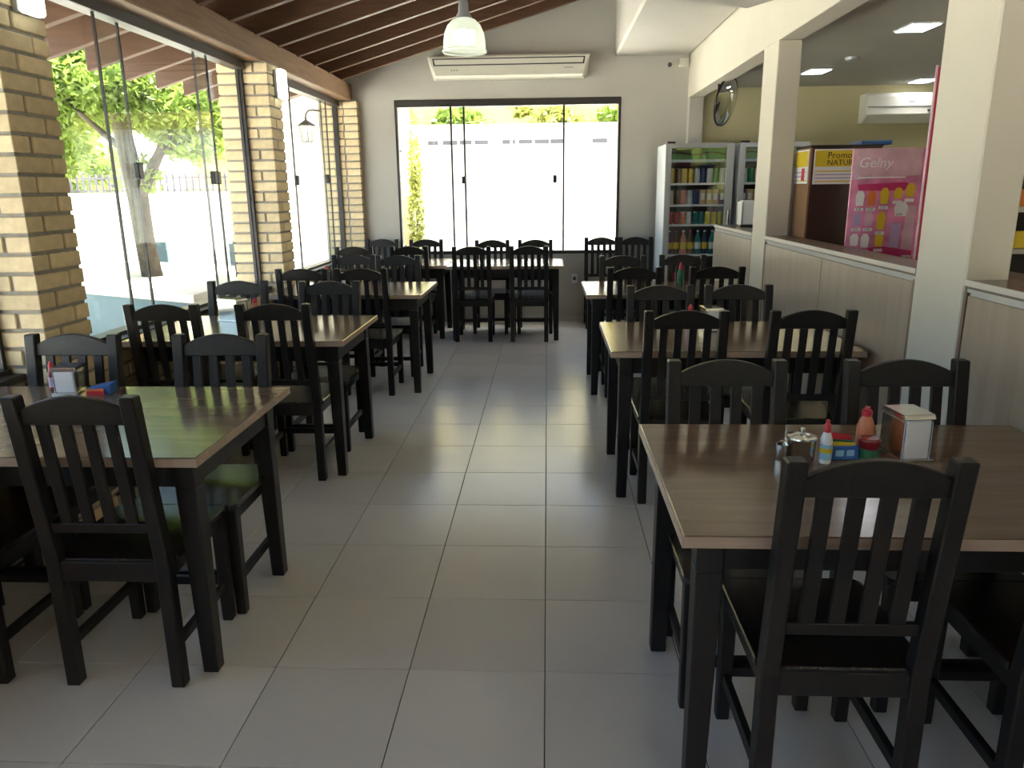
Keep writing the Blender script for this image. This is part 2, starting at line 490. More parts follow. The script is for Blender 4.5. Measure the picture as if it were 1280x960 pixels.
# ================================================================ TABLES
def make_table(label):
    t = thing('dining_table', label, 'table', group='dark wood dining tables')
    W_, D = 1.20, .84
    part('table_top', B((0, 0, .750), (W_, D, .780)), 'ttop', t, .004)
    eb = MB()
    eb.box((-.0015, -.0015, .751), (W_+.0015, 0, .7775)).box((-.0015, D, .751), (W_+.0015, D+.0015, .7775))
    eb.box((-.0015, 0, .751), (0, D, .7775)).box((W_, 0, .751), (W_+.0015, D, .7775))
    part('lit_edge', eb, 'tedge', t)  # thin paler strip, light on the table edge put into its colour
    ix, iy, l = .048, .072, .066
    for y in (iy+.008, D-iy-.030): part('apron', B((ix+l, y, .655), (W_-ix-l, y+.022, .750)), 'tleg', t, .002)
    for x in (ix+.008, W_-ix-.030): part('apron', B((x, iy+l, .655), (x+.022, D-iy-l, .750)), 'tleg', t, .002)
    for x in (ix, W_-ix-l):
        for y in (iy, D-iy-l):
            # legs taper on the two inner faces
            tx = (0, .016) if x < .5 else (.016, 0); ty = (0, .016) if y < .4 else (.016, 0)
            lo = [(x+tx[0], y+ty[0], 0), (x+l-tx[1], y+ty[0], 0), (x+l-tx[1], y+l-ty[1], 0), (x+tx[0], y+l-ty[1], 0)]
            hi = [(x, y, .65), (x+l, y, .65), (x+l, y+l, .65), (x, y+l, .65)]
            m_ = MB().hexa(lo+hi).box((x, y, .65), (x+l, y+l, .750))
            part('leg', m_, 'tleg', t, .003)
    return t
TB = {   # x0, y0, label
    'R1': (.306, 1.580, 'brown topped dark table nearest the camera on the right side'),
    'R2': (.305, 3.560, 'second table back on the right, against the panelled half wall'),
    'R3': (.286, 5.550, 'third and farthest table on the right, before the drinks coolers'),
    'L1': (-2.240, 2.068, 'brown topped dark table nearest the camera on the left side'),
    'L2': (-2.270, 3.840, 'second table back on the left, beyond the big brick column'),
    'L3': (-2.140, 5.600, 'third table back on the left, beside the middle brick column'),
    'B1': (-1.035, 7.700, 'table under the back window standing at the aisle end'),
    'B2': (-2.245, 7.800, 'table in the far left corner beside the back window'),
}
tables = {}
proto = None
for k, (x, y, lab) in TB.items():
    if proto is None:
        proto = make_table(lab); proto.location = (x, y, 0)
    else:
        dup(proto, (x, y, 0), 0, lab)

# ================================================================ CHAIRS
def lean(y, z): return y - .12*max(0, z-.445)
def make_chair(label):
    t = thing('dining_chair', label, 'chair', group='dark slatted dining chairs')
    hw_, p = .195, .044
    part('seat', MB().prism([(-.2, .048), (-.15, .048), (-.15, .012), (.15, .012), (.15, .048), (.2, .048), (.2, .42), (.18, .442), (-.18, .442), (-.2, .42)], 2, .424, .447), 'seat', t, .004)
    for s in (-1, 1):
        x0 = s*(hw_-p/2)
        pr_ = [(0, 0), (.043, 0), (.045, .44), (lean(.044, .985), .985), (lean(.0, .985)-.0, .985), (0, .43)]
        part('rear_leg', MB().prism(pr_, 0, x0-p/2, x0+p/2), 'chair', t, .004)
        lo = [(x0-.019, .390, 0), (x0+.019, .390, 0), (x0+.019, .428, 0), (x0-.019, .428, 0)]
        hi = [(x0-p/2, .386, .425), (x0+p/2, .386, .425), (x0+p/2, .430, .425), (x0-p/2, .430, .425)]
        part('front_leg', MB().hexa(lo+hi), 'chair', t, .004)
        part('side_rail', B((x0-.011, .044, .372), (x0+.011, .388, .424)), 'chair', t, .002)
        part('stretcher', B((x0-.011, .042, .128), (x0+.011, .391, .160)), 'chair', t, .002)
    part('rear_rail', B((-.152, .008, .372), (.152, .032, .436)), 'chair', t, .002)
    part('front_rail', B((-.152, .400, .372), (.152, .422, .424)), 'chair', t, .002)
    part('stretcher', B((-.154, .400, .142), (.154, .420, .174)), 'chair', t, .002)
    arch = MB(); n = 12; top = []; 
    xs = [-.152+.304*i/n for i in range(n+1)]
    zt = [.943+.043*math.sin(math.pi*i/n)**.85 if 0 < i < n else .943 for i in range(n+1)]
    vs = []
    for x, z in zip(xs, zt):
        for (yy, zz) in ((.010, .898), (.032, .898), (.032, z), (.010, z)):
            vs.append((x, lean(yy, zz), zz))
    fs = [[0, 1, 2, 3], [4*n+3, 4*n+2, 4*n+1, 4*n]]
    for i in range(n):
        for k in range(4):
            a, b = 4*i+k, 4*i+(k+1) % 4
            fs.append([a, b, b+4, a+4])
    part('top_rail', MB().add(vs, fs), 'chair', t, .003)
    def sheared(x0, x1, y0, y1, z0, z1):
        return MB().hexa([(x0, lean(y0, z0), z0), (x1, lean(y0, z0), z0), (x1, lean(y1, z0), z0), (x0, lean(y1, z0), z0),
                          (x0, lean(y0, z1), z1), (x1, lean(y0, z1), z1), (x1, lean(y1, z1), z1), (x0, lean(y1, z1), z1)])
    part('lower_rail', sheared(-.152, .152, .012, .032, .540, .572), 'chair', t, .002)
    for x in (-.102, -.034, .034, .102):
        part('slat', sheared(x-.018, x+.018, .015, .029, .570, .900), 'chair', t, .002)
    return t
NEAR, FAR = 0, math.pi
CH = [
    (.695, 1.568, NEAR, 'slatted chair nearest the camera on the right, its back hiding the condiments'),
    (1.285, 1.568, NEAR, 'slatted chair cut off by the right edge of the photo'),
    (.594, 2.432, FAR, 'chair across the nearest right table, at the aisle end'),
    (1.175, 2.432, FAR, 'chair across the nearest right table, in front of the cream pillar'),
    (.646, 3.552, NEAR, 'chair on the near side of the second right table, aisle end'),
    (1.224, 3.552, NEAR, 'chair on the near side of the second right table, panel end'),
    (.660, 4.412, FAR, 'chair across the second right table, aisle end'),
    (1.113, 4.425, FAR, 'chair across the second right table, panel end'),
    (.627, 5.542, NEAR, 'chair on the near side of the farthest right table, aisle end'),
    (1.215, 5.542, NEAR, 'chair on the near side of the farthest right table, panel end'),
    (.633, 6.430, FAR, 'chair across the farthest right table, aisle end'),
    (1.140, 6.470, FAR, 'chair across the farthest right table, in front of the cooler door'),
    (-1.358, 2.058, NEAR, 'slatted chair nearest the camera on the left, seen whole from behind'),
    (-1.945, 2.058, NEAR, 'chair cut off by the left edge of the photo, near side of nearest table'),
    (-1.947, 2.930, FAR, 'chair across the nearest left table, in front of the big brick column'),
    (-1.324, 2.920, FAR, 'chair across the nearest left table, aisle end'),
    (-1.990, 3.832, NEAR, 'chair on the near side of the second left table, window end'),
    (-1.407, 3.832, NEAR, 'chair on the near side of the second left table, aisle end'),
    (-2.000, 4.770, FAR, 'chair across the second left table, window end, behind the napkin holder'),
    (-1.390, 4.730, FAR, 'chair across the second left table, aisle end'),
    (-1.818, 5.592, NEAR, 'chair on the near side of the third left table, column end'),
    (-1.375, 5.592, NEAR, 'chair on the near side of the third left table, aisle end'),
    (-1.730, 6.720, FAR, 'chair across the third left table, window end'),
    (-1.310, 6.620, FAR, 'chair across the third left table, aisle end'),
    (-1.977, 7.788, NEAR, 'chair on the near side of the far left corner table, window end'),
    (-1.408, 7.788, NEAR, 'chair on the near side of the far left corner table, inner end'),
    (-.763, 7.690, NEAR, 'left chair on the near side of the table under the back window'),
    (-.185, 7.690, NEAR, 'right chair on the near side of the table under the back window'),
    (-1.930, 8.865, FAR, 'bluish lit chair in the far left corner against the white wall'),
    (-1.400, 8.790, FAR, 'chair against the back window, behind the corner table'),
    (-.620, 8.575, FAR, 'left chair between the back window and the table under it'),
    (-.136, 8.565, FAR, 'right chair between the back window and the table under it'),
    (.622, 8.86, math.pi, 'chair against the wall, under the right end of the back window'),
    (1.015, 8.86, math.pi, 'chair against the bare back wall beside the white cooler'),
]
cp = make_chair(CH[0][3]); cp.location = (CH[0][0], CH[0][1], 0)
for x, y, r, lab in CH[1:]:
    dup(cp, (x, y, 0), r, lab)

# ================================================================ TABLE-TOP THINGS
TZ = .7802
def napkin_holder(x, y, rz, label, w=.085, d=.14, h=.125):
    t = thing('napkin_holder', label, 'napkin holder', (x, y, TZ), rz, 'steel napkin holders')
    bx = MB().box((-w/2, -d/2, .004), (-w/2+.003, d/2, h-.02)).box((w/2-.003, -d/2, .004), (w/2, d/2, h-.02))
    bx.box((-w/2, -d/2+.006, h-.02), (w/2, d/2-.006, h-.008))
    part('housing', bx, 'chrome', t, .001)
    part('lid', MB().prism([(-d/2-.004, h-.014), (d/2+.004, h-.014), (d/2-.004, h), (-d/2+.004, h)], 0, -w/2-.004, w/2+.004), 'chrome', t, .002)
    part('foot', B((-w/2-.006, -d/2-.010, 0), (w/2+.006, d/2+.010, .006)), 'chrome', t, .001)
    for s in (-1, 1):
        part('napkin_stack', B((-w/2+.006, s*(d/2-.006)-.007, .006), (w/2-.006, s*(d/2-.006)+.007, h-.016)), 'paper', t, .003)
    return t
napkin_holder(1.035, 2.13, .12, 'tall steel napkin holder on the nearest right table', .085, .115, .136)
napkin_holder(-1.895, 2.835, .12, 'napkin holder with bulging napkins on the nearest left table', .085, .10, .105)
napkin_holder(-1.915, 4.50, 1.2, 'napkin holder on the second left table', .09, .15, .135)
napkin_holder(.895, 4.15, .1, 'napkin holder on the second right table', .09, .13, .125)
napkin_holder(-1.72, 6.30, .4, 'napkin holder on the third left table', .085, .12, .12)

def squeeze(name, x, y, label, body, cap, r=.022, h=.11, caph=.03, cat='bottle', labelmat=None, z=TZ):
    t = thing(name, label, cat, (x, y, z))
    part('body', MB().lathe([(r*.92, 0), (r, .006), (r, h*.72), (r*.75, h*.88), (r*.52, h)], n=16), body, t, 0, True)
    part('cap', MB().lathe([(r*.60, h-.001), (r*.60, h+caph*.55), (r*.36, h+caph*.7), (r*.30, h+caph)], n=14), cap, t, 0, True)
    if labelmat:
        part('label', MB().lathe([(r+.0007, .012), (r+.0007, h*.62)], n=16, cap=False), labelmat, t, 0, True)
    return t
# nearest right table
t = thing('sugar_pot', 'lidded steel sugar pot on the nearest right table', 'pot', (.725, 2.085, TZ))
part('body', MB().lathe([(.034, 0), (.037, .004), (.039, .062), (.041, .066)], n=24), 'chrome', t, 0, True)
part('lid', MB().lathe([(.043, .066), (.042, .071), (.022, .078), (.004, .080)], n=24), 'chrome', t, 0, True)
part('knob', MB().lathe([(.004, .079), (.004, .084), (.008, .088), (.007, .094), (.002, .096)], n=12), 'chrome', t, 0, True)
t = thing('toothpick_holder', 'small steel toothpick shaker left of the sugar pot', 'holder', (.672, 2.085, TZ))
part('body', MB().lathe([(.017, 0), (.018, .003), (.018, .040)], n=18), 'chrome', t, 0, True)
part('lid', MB().lathe([(.0185, .040), (.0185, .046), (.010, .054), (.003, .055)], n=18), 'chrome', t, 0, True)
t = squeeze('sweetener_bottle', .785, 2.060, 'white sweetener bottle with blue label and red cap', 'white', 'red', .017, .092, .034, labelmat='skyblue')
part('label_band', MB().lathe([(.0181, .032), (.0181, .046)], n=16, cap=False), 'yellow', t, 0, True)
t = thing('sachet_box', 'blue and yellow sachet box behind the sweetener bottle', 'box', (.846, 2.105, TZ), .08)
part('tray', B((-.040, -.026, 0), (.040, .026, .042)), 'blue', t, .003)
part('label', B((-.028, -.0268, .012), (-.004, -.0262, .030)), 'skyblue', t)
part('label', B((.004, -.0268, .012), (.026, -.0262, .030)), 'skyblue', t)
for i, (mm, hh) in enumerate((('yellow', .054), ('yellow', .050), ('green', .056), ('red', .066), ('red', .070))):
    part('sachet', MB().hexa([(-.034, -.020+i*.009, .040), (.030, -.020+i*.009, .040), (.030, -.017+i*.009, .040), (-.034, -.017+i*.009, .040),
                              (-.034, -.020+i*.009, hh), (.030, -.020+i*.009, hh-.006), (.030, -.017+i*.009, hh-.006), (-.034, -.017+i*.009, hh)]), mm, t)
squeeze('sauce_bottle', .934, 2.165, 'orange sauce bottle with red cap beside the tall napkin holder', 'ketchup', 'red', .024, .108, .026)
t = thing('sauce_jar', 'green based glass jar of red sauce in front of the sauce bottle', 'jar', (.915, 2.085, TZ))
part('base', MB().lathe([(.026, 0), (.027, .004), (.027, .036)], n=18), 'green', t, 0, True)
part('sauce', MB().lathe([(.026, .036), (.030, .048), (.031, .060), (.024, .066)], n=18), 'darkred', t, 0, True)
part('rim', MB().lathe([(.0315, .058), (.0325, .061), (.0315, .064)], n=18, cap=False), 'clear', t, 0, True)
# nearest left table
squeeze('hot_sauce_bottle', -1.985, 2.86, 'small dark hot sauce bottle left of the nearest left napkin holder', 'darkred', 'red', .016, .085, .030, labelmat='palepink')
t = thing('sachet_box', 'blue and orange sachet tray right of the nearest left napkin holder', 'box', (-1.755, 2.80, TZ), .15)
part('tray', MB().prism([(-.045, 0), (.045, 0), (.045, .040), (-.045, .024)], 1, -.02, .05), 'blue', t, .003)
part('sachet', B((-.045, -.026, 0), (.020, -.021, .024)), 'orange', t)
part('sachet', B((-.040, -.032, 0), (.022, -.027, .016)), 'red', t)
# other tables
squeeze('sauce_bottle', -1.80, 4.56, 'red capped sauce bottle by the second left napkin holder', 'ketchup', 'red', .024, .10, .026)
squeeze('sauce_bottle', .790, 4.19, 'red capped sauce bottle left of the second right napkin holder', 'palepink', 'red', .024, .10, .030)
squeeze('sauce_bottle', -1.850, 6.30, 'green and red sauce bottle left of the third left napkin holder', 'green', 'red', .024, .11, .045)
squeeze('sauce_bottle', 1.075, 6.20, 'green bottle with red cap on the farthest right table', 'green', 'red', .026, .115, .055)
squeeze('salt_shaker', .19-.48, 8.20, 'small clear shaker on the table under the back window', 'clear', 'grey', .022, .07, .02, cat='shaker')

# ================================================================ FITTINGS
# pendant lamp
t = thing('pendant_lamp', 'lit bell shaped ribbed pendant lamp hanging from the rafters', 'lamp', (-.545, 5.35, 2.41))
prof = [(.142, 0), (.146, .012), (.137, .018), (.136, .07), (.128, .12), (.108, .165), (.075, .198), (.052, .208)]
part('shade', MB().lathe(prof, n=64, rib=.012, cap=False), 'shade', t, 0, True)
part('cap', MB().lathe([(.056, .203), (.050, .222), (.036, .245), (.032, .300), (.026, .312), (.010, .318)], n=24), 'grey', t, 0, True)
bl = MB()
for k in range(4):
    a = k*math.pi/2
    bl.tube([(.050*math.cos(a), .050*math.sin(a), z) for z in (.055, .135)], .022, 10)
part('bulb', bl, 'lamp_on', t, 0, True)
zt = rb(-.545)+.18-2.41
part('cord', MB().tube([(0, 0, .315), (0, 0, zt)], .005, 8), 'white', t)
part('hanger', MB().tube([(.028, 0, .30), (.010, 0, .40), (-.004, 0, .46)], .003, 6).tube([(-.03, 0, .30), (-.008, 0, .40), (.004, 0, .46)], .003, 6), 'grey', t)
# air conditioner over the back window
t = thing('air_conditioner', 'long cream air conditioner mounted above the back window', 'air conditioner', (-.42, WY, 2.835))
hx, d = .885, .235
body = MB().hexa([(-hx+.075, -d*.75, -.115), (hx-.075, -d*.75, -.115), (hx-.03, -.001, -.13), (-hx+.03, -.001, -.13),
                  (-hx, -d, .10), (hx, -d, .10), (hx, -.001, .13), (-hx, -.001, .13)])
part('housing', body, 'ac', t, .018)
def acf(z): return -d*.75 - (z+.115)/.215*d*.25
part('intake_slot', MB().hexa([(-hx+.07, acf(0)-.001, 0.0), (hx-.07, acf(0)-.001, 0.0), (hx-.07, acf(0)+.01, 0.0), (-hx+.07, acf(0)+.01, 0.0),
     (-hx+.06, acf(.072)-.001, .072), (hx-.06, acf(.072)-.001, .072), (hx-.06, acf(.072)+.01, .072), (-hx+.06, acf(.072)+.01, .072)]), 'acdark', t)
part('louver', MB().hexa([(-hx+.088, acf(.012)-.005, .012), (hx-.088, acf(.012)-.005, .012), (hx-.088, acf(.012)+.004, .012), (-hx+.088, acf(.012)+.004, .012),
     (-hx+.078, acf(.060)-.005, .060), (hx-.078, acf(.060)-.005, .060), (hx-.078, acf(.060)+.004, .060), (-hx+.078, acf(.060)+.004, .060)]), 'ac', t)
for x in (-.62, -.59, -.56): part('indicator', B((x-.008, acf(-.045)-.003, -.049), (x+.008, acf(-.045)+.004, -.041)), 'acdark', t)
part('badge', B((.60, acf(-.035)-.003, -.040), (.70, acf(-.035)+.004, -.030)), 'grey', t)
# shop air conditioner
t = thing('air_conditioner', 'split air conditioner on the yellow shop wall behind the pillar', 'air conditioner', (3.92, WY-.013, 2.335))
part('housing', MB().prism([(0, -.15), (-.10, -.15), (-.22, -.08), (-.23, .12), (-.19, .15), (0, .15)], 0, -.51, .51), 'ac', t, .01)
part('flap', MB().hexa([(-.47, -.226, -.075), (.47, -.226, -.075), (.47, -.110, -.148), (-.47, -.110, -.148), (-.47, -.231, -.067), (.47, -.231, -.067), (.47, -.118, -.156), (-.47, -.118, -.156)]), 'ac', t)
part('seam', B((-.50, -.2315, .004), (.50, -.224, .010)), 'acdark', t)
part('indicator', MB().lathe([(.013, 0), (.013, .01)], n=12), 'acdark', t, 0, False, (.14, -.224, -.035), (math.pi/2, 0, 0))
part('badge', B((-.08, -.2325, .055), (.0, -.225, .066)), 'grey', t)
# security camera
t = thing('security_camera', 'small white security camera where back wall meets the beam', 'camera', (1.46, WY, 2.84))
part('bracket', B((-.03, -.09, -.03), (.07, 0, .05)), 'ac', t, .006)
part('arm', MB().tube([(-.02, -.05, .0), (-.07, -.08, -.01)], .012, 10), 'ac', t)
part('camera_body', MB().tube([(-.06, -.07, .0), (-.135, -.125, -.022)], .028, 14), 'ac', t)
part('lens', MB().tube([(-.133, -.124, -.021), (-.146, -.134, -.026)], .024, 14), 'black', t)
part('cable', MB().tube([(-.03, -.004, .055), (.075, -.004, .055), (.075, -.004, -.02)], .005, 6), 'grey', t)
# convex mirror
t = thing('convex_mirror', 'round black rimmed convex mirror hanging under the right beam', 'mirror', (1.70, 7.75, 2.325))
n_ = Vector((.80, -.55, -.22)).normalized()
q = n_.to_track_quat('Z', 'Y').to_euler()
part('mirror_face', MB().lathe([(.222, 0), (.20, .018), (.15, .038), (.10, .050), (.05, .057), (.001, .060)], n=40, cap=False), 'mirror', t, 0, True, None, q)
part('rim', MB().lathe([(.222, -.008), (.230, -.007), (.230, .007), (.222, .007)], n=40, cap=False), 'black', t, 0, True, None, q)
part('back_shell', MB().lathe([(.232, -.010), (.12, -.03), (.02, -.035)], n=40), 'black', t, 0, True, None, q)
part('arm', MB().tube([(-.03, .02, -.01), (-.06, .05, .10), (-.06, .05, .16)], .012, 8), 'black', t)
# sconces on the columns
def sconce(y, label):
    t = thing('wall_sconce', label, 'lamp', (-2.16, y, 2.365), group='lit column sconces')
    part('back_plate', B((.0025, -.055, -.105), (.028, .055, .105)), 'grey', t, .003)
    part('diffuser', B((.028, -.06, -.112), (.075, .06, .112)), 'sconce_on', t, .010)
sconce(3.295, 'lit white sconce on the big near brick column')
sconce(6.34, 'lit white sconce on the middle brick column')
# rounded white housing under the soffit
t = thing('ceiling_housing', 'rounded white housing fixed under the soffit at the top edge', 'housing', (1.02, 5.02, 2.655), .50)
part('shell', MB().prism([(-.5, 0), (.46, 0), (.52, .05), (.54, .12), (.54, .275), (-.5, .275)], 1, -.25, .25), 'wall', t, .03)
t = thing('wall_outlet', 'small socket plate low on the back wall', 'outlet', (.318, WY, .507))
part('plate', B((-.035, -.008, -.055), (.035, 0, .055)), 'white', t, .004)
part('socket', B((-.016, -.010, -.02), (.016, -.007, .02)), 'acdark', t, .003)
# ceiling panels in the shop
for i, (x, y, lab) in enumerate(((2.53, 5.74, 'square lit ceiling panel in the shop, nearest the camera'),
                    (2.53, 7.76, 'square lit ceiling panel in the shop beside the slim post'),
                    (3.90, 8.58, 'square lit ceiling panel above the shop air conditioner'))):
    t = thing('ceiling_light', lab, 'lamp', (x, y, 2.585), group='shop ceiling panels')
    part('frame', B((-.105, -.145, -.012), (.105, .145, 0)), 'white', t, .002)
    part('diffuser', B((-.092, -.132, -.015), (.092, .132, -.011)), 'led_on', t)
t = thing('smoke_detector', 'small dark round fitting on the shop ceiling', 'detector', (2.58, 7.02, 2.585))
part('body', MB().lathe([(.06, 0), (.058, -.02), (.03, -.035)], n=20), 'grey', t, 0, True)

# ================================================================ COOLERS
def cooler(label):
    t = thing('drinks_cooler', label, 'cooler', group='glass door drinks coolers')
    Wd, D, Hh = .70, .62, 1.98
    part('side_panel', B((0, .03, .06), (.035, D, Hh-.01)), 'white', t, .004)
    part('side_panel', B((Wd-.035, .03, .06), (Wd, D, Hh-.01)), 'white', t, .004)
    part('back_panel', B((.035, D-.03, .06), (Wd-.035, D, Hh-.01)), 'cabin', t)
    part('top_panel', B((.035, .03, Hh-.05), (Wd-.035, D-.03, Hh-.01)), 'white', t)
    part('base', B((.0, .03, .0), (Wd, D, .06)), 'grey', t)
    part('hinge_cap', B((.02, .03, Hh-.008), (.10, .09, Hh+.012)), 'black', t)
    part('floor_panel', B((.035, .06, .06), (Wd-.035, D-.03, .30)), 'cabin', t)
    hd = part('header_sign', B((.036, .045, 1.80), (Wd-.036, .06, 1.93)), 'signgreen', t)
    wv = MB(); n = 14
    pts = [(.04+.62*i/n, 1.865+.012*math.sin(i*.8)) for i in range(n+1)]
    wv.prism([(x, z) for x, z in pts]+[(x, z+.012) for x, z in pts[::-1]], 1, .0425, .0455)
    part('wave', wv, 'ink', hd)
    part('stripe', B((.037, .0425, 1.785), (Wd-.037, .0455, 1.812)), 'signblue', hd)
    for z in (.31, .815, 1.130, 1.335, 1.555):
        part('shelf', B((.037, .075, z), (Wd-.037, D-.04, z+.022)), 'white', t, .002)
    dr = MB()
    dr.box((0, 0, .08), (.06, .03, Hh-.01)).box((Wd-.075, 0, .08), (Wd, .03, Hh-.01))
    dr.box((.06, 0, .08), (Wd-.075, .03, .15)).box((.06, 0, Hh-.055), (Wd-.075, .03, Hh-.01))
    dd = part('door', dr, 'grey', t, .002)
    part('door_glass', B((.06, .011, .15), (Wd-.075, .017, Hh-.055)), 'clear', dd)
    hh = MB().tube([(0, -.03, 1.0), (0, -.03, 1.30)], .013, 10).box((-.014, -.03, 1.0), (.014, .001, 1.03)).box((-.014, -.03, 1.27), (.014, .001, 1.30))
    part('door_handle', hh, 'chrome', dd, 0, False, (Wd-.035, 0, 0))
    return t
CX, CY = 1.222, 8.22
c1 = cooler('white drinks cooler with full shelves standing by the back wall')
c1.location = (CX, CY, 0)
c2 = dup(c1, (CX+.755, CY, 0), 0, 'second white drinks cooler, partly hidden behind the slim post')
for ch in c2.children_recursive:
    if ch.name.startswith('door_handle'): ch.location = (.035, 0, 0)

def col_mat(name, c):
    if name not in MT: MT[name] = mat(name, c, .35, 0, .5)
    return name
PAL = dict(gold=(.62, .45, .06, 1), navy=(.03, .05, .16, 1), silver=(.55, .57, .58, 1), crimson=(.45, .03, .04, 1),
           tan=(.62, .44, .22, 1), teal=(.03, .22, .20, 1), lemon=(.72, .60, .06, 1), brown=(.16, .07, .03, 1),
           purple=(.16, .07, .20, 1), emerald=(.05, .30, .10, 1), coral=(.62, .20, .12, 1), aqua=(.10, .42, .45, 1))
for k, v in PAL.items(): col_mat(k+' drink print', v)
cans = {}
def drink(kind, colr, x, y, z, label, group, r=.03, h=.115):
    key = (kind, colr, round(r, 3), round(h, 3))
    if key not in cans:
        t = thing('drink_'+kind, label, kind, (x, y, z), 0, group)
        mm = colr+' drink print'
        if kind == 'can':
            part('body', MB().lathe([(r*.85, 0), (r, .008), (r, h-.012), (r*.8, h-.003)], n=14), mm, t, 0, True)
            part('rim', MB().lathe([(r*.82, h-.004), (r*.82, h)], n=14), 'chrome', t, 0, True)
        elif kind == 'bottle':
            part('body', MB().lathe([(r*.9, 0), (r, .01), (r, h*.55), (r*.8, h*.68), (r*.38, h*.84), (r*.36, h*.93)], n=14), mm, t, 0, True)
            part('cap', MB().lathe([(r*.42, h*.93), (r*.42, h)], n=12), 'red' if colr in ('brown', 'crimson') else 'white', t, 0, True)
            part('label', MB().lathe([(r*1.01, h*.22), (r*1.01, h*.5)], n=14, cap=False), 'paper' if colr in ('teal', 'aqua') else 'yellow', t, 0, True)
        else:
            part('body', B((-r, -r, 0), (r, r, h)), mm, t, .002)
            part('label', B((-r*.6, -r-.001, h*.3), (r*.6, -r+.001, h*.75)), 'paper', t)
        cans[key] = t
    else:
        dup(cans[key], (x, y, z), 0, label)
ORD = ['first', 'second', 'third', 'fourth', 'fifth', 'sixth', 'seventh', 'eighth', 'ninth', 'tenth']
rows = [
    (1.577, 'top shelf', 'can', ['gold', 'brown', 'gold', 'gold', 'silver', 'navy', 'silver', 'emerald', 'silver'], .030, .150),
    (1.357, 'second shelf', 'mixed', ['silver', 'brown', 'coral', 'silver', 'navy', 'tan', 'tan', 'tan', 'purple'], .030, .150),
    (1.152, 'third shelf', 'can', ['crimson', 'crimson', 'coral', 'silver', 'teal', 'teal', 'lemon', 'lemon', 'lemon'], .030, .130),
    (.837, 'fourth shelf', 'bottle', ['purple', 'brown', 'coral', 'brown', 'teal', 'navy', 'teal', 'aqua'], .035, .25),
    (.332, 'bottom shelf', 'bottle', ['brown', 'crimson', 'emerald', 'brown', 'teal', 'navy', 'brown', 'teal'], .036, .30),
]
for ci, (cx0, cname) in enumerate(((CX, 'first'), (CX+.755, 'second'))):
    for z, sname, kind, cols, r, h in rows:
        n = len(cols)
        for i, c in enumerate(cols if ci == 0 else cols[::-1]):
            if ci == 1 and (z < 1.1 or i > 5): continue
            x = cx0+.085+(.70-.17)*i/(n-1)
            k = kind if kind != 'mixed' else ('carton' if c in ('tan', 'purple') else 'can')
            drink(k, c, x, CY+.115+.012*(i % 2), z, f'{c} {k}, {ORD[i]} from left on the {sname} of the {cname} cooler',
                  f'drinks on the {sname} of the {cname} cooler', r, h)

# ================================================================ SHOP COUNTER
t = thing('service_counter', 'brown service counter behind the panelled half wall', 'counter')
part('counter_top', B((1.74, 3.3, 1.02), (2.60, 6.6, 1.06)), 'trim', t, .003)
part('counter_body', B((1.80, 3.35, 0), (2.50, 6.55, 1.02)), 'brownbox', t)
CZ = 1.061
# box with signs
t = thing('display_cabinet', 'dark brown cabinet with yellow signs on the service counter', 'cabinet', (1.755, 5.32, CZ))
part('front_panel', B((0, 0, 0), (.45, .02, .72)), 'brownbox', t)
part('side_panel', B((-.012, .0, 0), (0, .30, .72)), 'litbox', t)  # coloured lighter than the front to paint the light on this face
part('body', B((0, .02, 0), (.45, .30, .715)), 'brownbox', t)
part('top_edge', B((-.014, -.004, .72), (.455, .302, .735)), 'ink', t)
def sign(parent, rot, loc, w, h, rows_, title=None):
    e = part('sign', B((0, -.004, 0), (w, 0, h)), 'paper', parent, 0, False, loc, rot)
    part('sign_band', B((.008, -.0055, h*.50), (w-.008, -.0035, h-.010)), 'yellow', e)
    for k in range(rows_):
        z = .012+k*(h*.44-.012)/rows_
        part('printed_line', B((.012, -.0055, z+.002), (w-(.02, .05, .03)[k % 3], -.0035, z+.010)), 'yellow' if k % 3 == 0 else 'lilac', e)
    return e
s1 = sign(bpy.data.objects['display_cabinet'], (0, 0, 0), (.012, -.001, .485), .30, .225, 4)
text('lettering', 'Promoção', .058, 'ink', s1, (.085, -.0062, .166), (math.pi/2, 0, 0), .0006)
text('lettering', 'NATURAL', .050, 'ink', s1, (.085, -.0062, .122), (math.pi/2, 0, 0), .0006)
s2 = sign(bpy.data.objects['display_cabinet'], (0, 0, -math.pi/2), (-.013, .29, .49), .27, .22, 3)
part('price_tag', B((.15, -.0065, .02), (.21, -.0045, .10)), 'red', s2)
t = tag(part('blue_folder', B((2.10, 5.40, CZ+.737), (2.30, 5.60, CZ+.765)), 'blue', None, .003), 'blue folder lying on top of the dark brown cabinet', 'folder')
t = thing('menu_board', 'white upright board standing beside the slim post', 'board', (1.745, 5.84, CZ))
part('board', B((0, 0, .0), (.075, .30, .71)), 'outwhite', t, .004)
part('rim', B((-.003, -.003, .62), (.078, .303, .632)), 'grey', t)
t = thing('card_dispenser', 'small white dispenser box on the ledge beyond the slim post', 'dispenser', (1.70, 6.80, 1.1955))
part('casing', B((-.028, -.07, .02), (.075, .07, .225)), 'white', t, .006)
part('side_plate', B((-.040, -.075, .0), (-.029, .075, .215)), 'grey', t, .002)
part('base', B((-.045, -.08, .0), (.085, .08, .02)), 'ink', t, .002)

